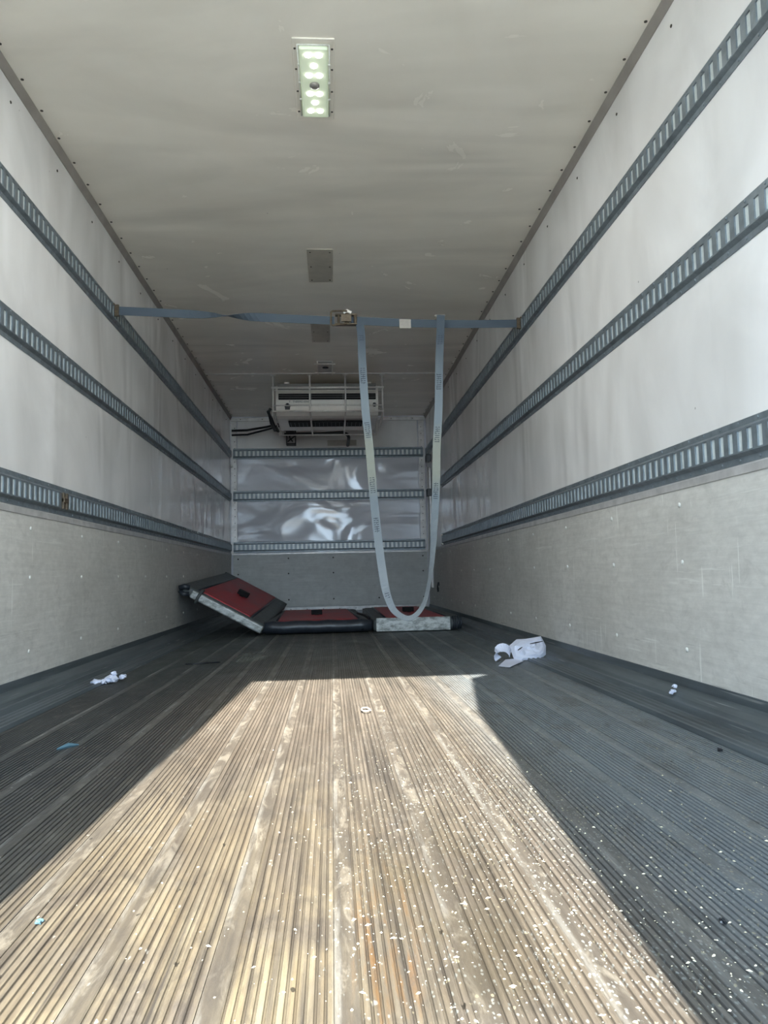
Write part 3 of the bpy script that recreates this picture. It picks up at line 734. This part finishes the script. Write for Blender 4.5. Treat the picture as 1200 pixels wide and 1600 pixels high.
# scrap of crumpled film left
def scrap(name, pts, r, mat, label, cat, seed=0, flat=.7):
    rng = random.Random(seed); bm = bmesh.new()
    for k, p in enumerate(pts):
        g = bmesh.ops.create_icosphere(bm, subdivisions=2, radius=r[k])
        for v in g['verts']:
            j = 1+rng.uniform(-.35, .35); v.co = Vector((v.co.x*j, v.co.y*j*1.3, max(v.co.z*j*flat, -p[2]+.001)))+Vector(p)
    me = bpy.data.meshes.new(name); bm.to_mesh(me); bm.free(); me.materials.append(mat)
    o = bpy.data.objects.new(name, me); COL.objects.link(o); return tag(o, label, cat)
scrap('crumpled_wrapper', [(-1.058, 3.60, .014), (-1.035, 3.63, .010), (-1.012, 3.66, .02), (-.995, 3.66, .018), (-.97, 3.72, .02), (-1.0, 3.68, .04)], [.020, .015, .022, .022, .016, .014], M['paper'], 'small crumpled white wrapper on the shaded floor near the left wall', 'litter', 3)
scrap('paper_scrap', [(1.168, 2.60, .052), (1.178, 2.61, .066), (1.160, 2.60, .047)], [.008, .009, .007], M['paper'], 'tiny torn white scrap on the dark profile at right wall', 'litter', 5)
m = MB(); c = Vector((.12, 2.70, 0)); m.tube([c+Vector((.016*math.cos(a*.7), .05*math.sin(a*.7), .004+.001*a)) for a in range(9)], .003, 5)
tag(m.build('curled_tie', M['tape'], smooth=True), 'small curled pale tie on the sunlit floor centre', 'litter')
scrap('teal_crumb', [(-.401, 1.135, .003)], [.005], M['teal'], 'tiny teal crumb on sunlit floor at lower left', 'litter', 8)
m = MB(); m.tube([(-.765, 2.26, .003), (-.745, 2.29, .006), (-.722, 2.31, .003)], [.003, .008, .002], 5); tag(m.build('teal_shred', M['teal']), 'small blue-grey shred on the shaded floor at left', 'litter')
scrap('dark_pebble', [(1.046-.05, 1.955, .004)], [.007], M['dark'], 'small dark pebble on the shaded floor near right wall', 'litter', 9)
scrap('black_pebble', [(.52, 1.03, .003)], [.005], M['dark'], 'tiny black pebble on shaded floor at lower right', 'litter', 10)
m = MB(); m.tube([(-.80, 4.35, .003), (-.74, 4.34, .004), (-.69, 4.38, .004), (-.62, 4.40, .003)], .004, 5); tag(m.build('black_tie', M['dark'], smooth=True), 'thin black cable tie on the shaded floor at left', 'litter')
# clear film puddle
rng = random.Random(4); m = MB(); c = Vector((-.465, 4.55, 0)); n = 18
for r_ in range(5):
    for j in range(n):
        a = 2*math.pi*j/n; f = (r_+.6)/5*(1+.25*math.sin(a*3+1)+rng.uniform(-.1, .1)); m.v.append((c.x+.10*f*math.cos(a), c.y+.22*f*math.sin(a), .004+rng.uniform(0, .022)*(r_ < 4)))
for r_ in range(4):
    for j in range(n): a = r_*n+j; b = r_*n+(j+1) % n; m.f.append((a, b, b+n, a+n)); m.mi.append(0)
m.f.append(tuple(range(n))); m.mi.append(0)
tag(m.build('film_scrap', M['film'], smooth=True), 'flat dusty scrap of clear film on the shaded floor before the pads', 'litter')
# scattered grit: many pale crumbs, uncountable
rng = random.Random(11); m = MB()
for k in range(1300):
    x = rng.gauss(.33, .24); y = .82+abs(rng.gauss(0, .55))
    if x < -.5 or x > 1.0 or y > 4.5: continue
    s_ = .0005+.0016*rng.random()**3; an = rng.uniform(0, 3.14); a = Vector((math.cos(an), math.sin(an), 0))*s_*rng.uniform(1, 2.6); b = Vector((-math.sin(an), math.cos(an), 0))*s_
    z = .0002; p = Vector((x, y, z)); k0 = len(m.v)
    m.v += [tuple(p-a), tuple(p-b), tuple(p+a), tuple(p+b), tuple(p+Vector((0, 0, s_)))]
    m.f += [(k0, k0+1, k0+4), (k0+1, k0+2, k0+4), (k0+2, k0+3, k0+4), (k0+3, k0, k0+4)]; m.mi += [0]*4
M['grit'] = simple('pale_grit', (232, 222, 190), .7, 0, .1, 50)
tag(m.build('grit', M['grit'], fix=False), 'pale grit scattered over the right half of the floor', 'grit', kind='stuff')
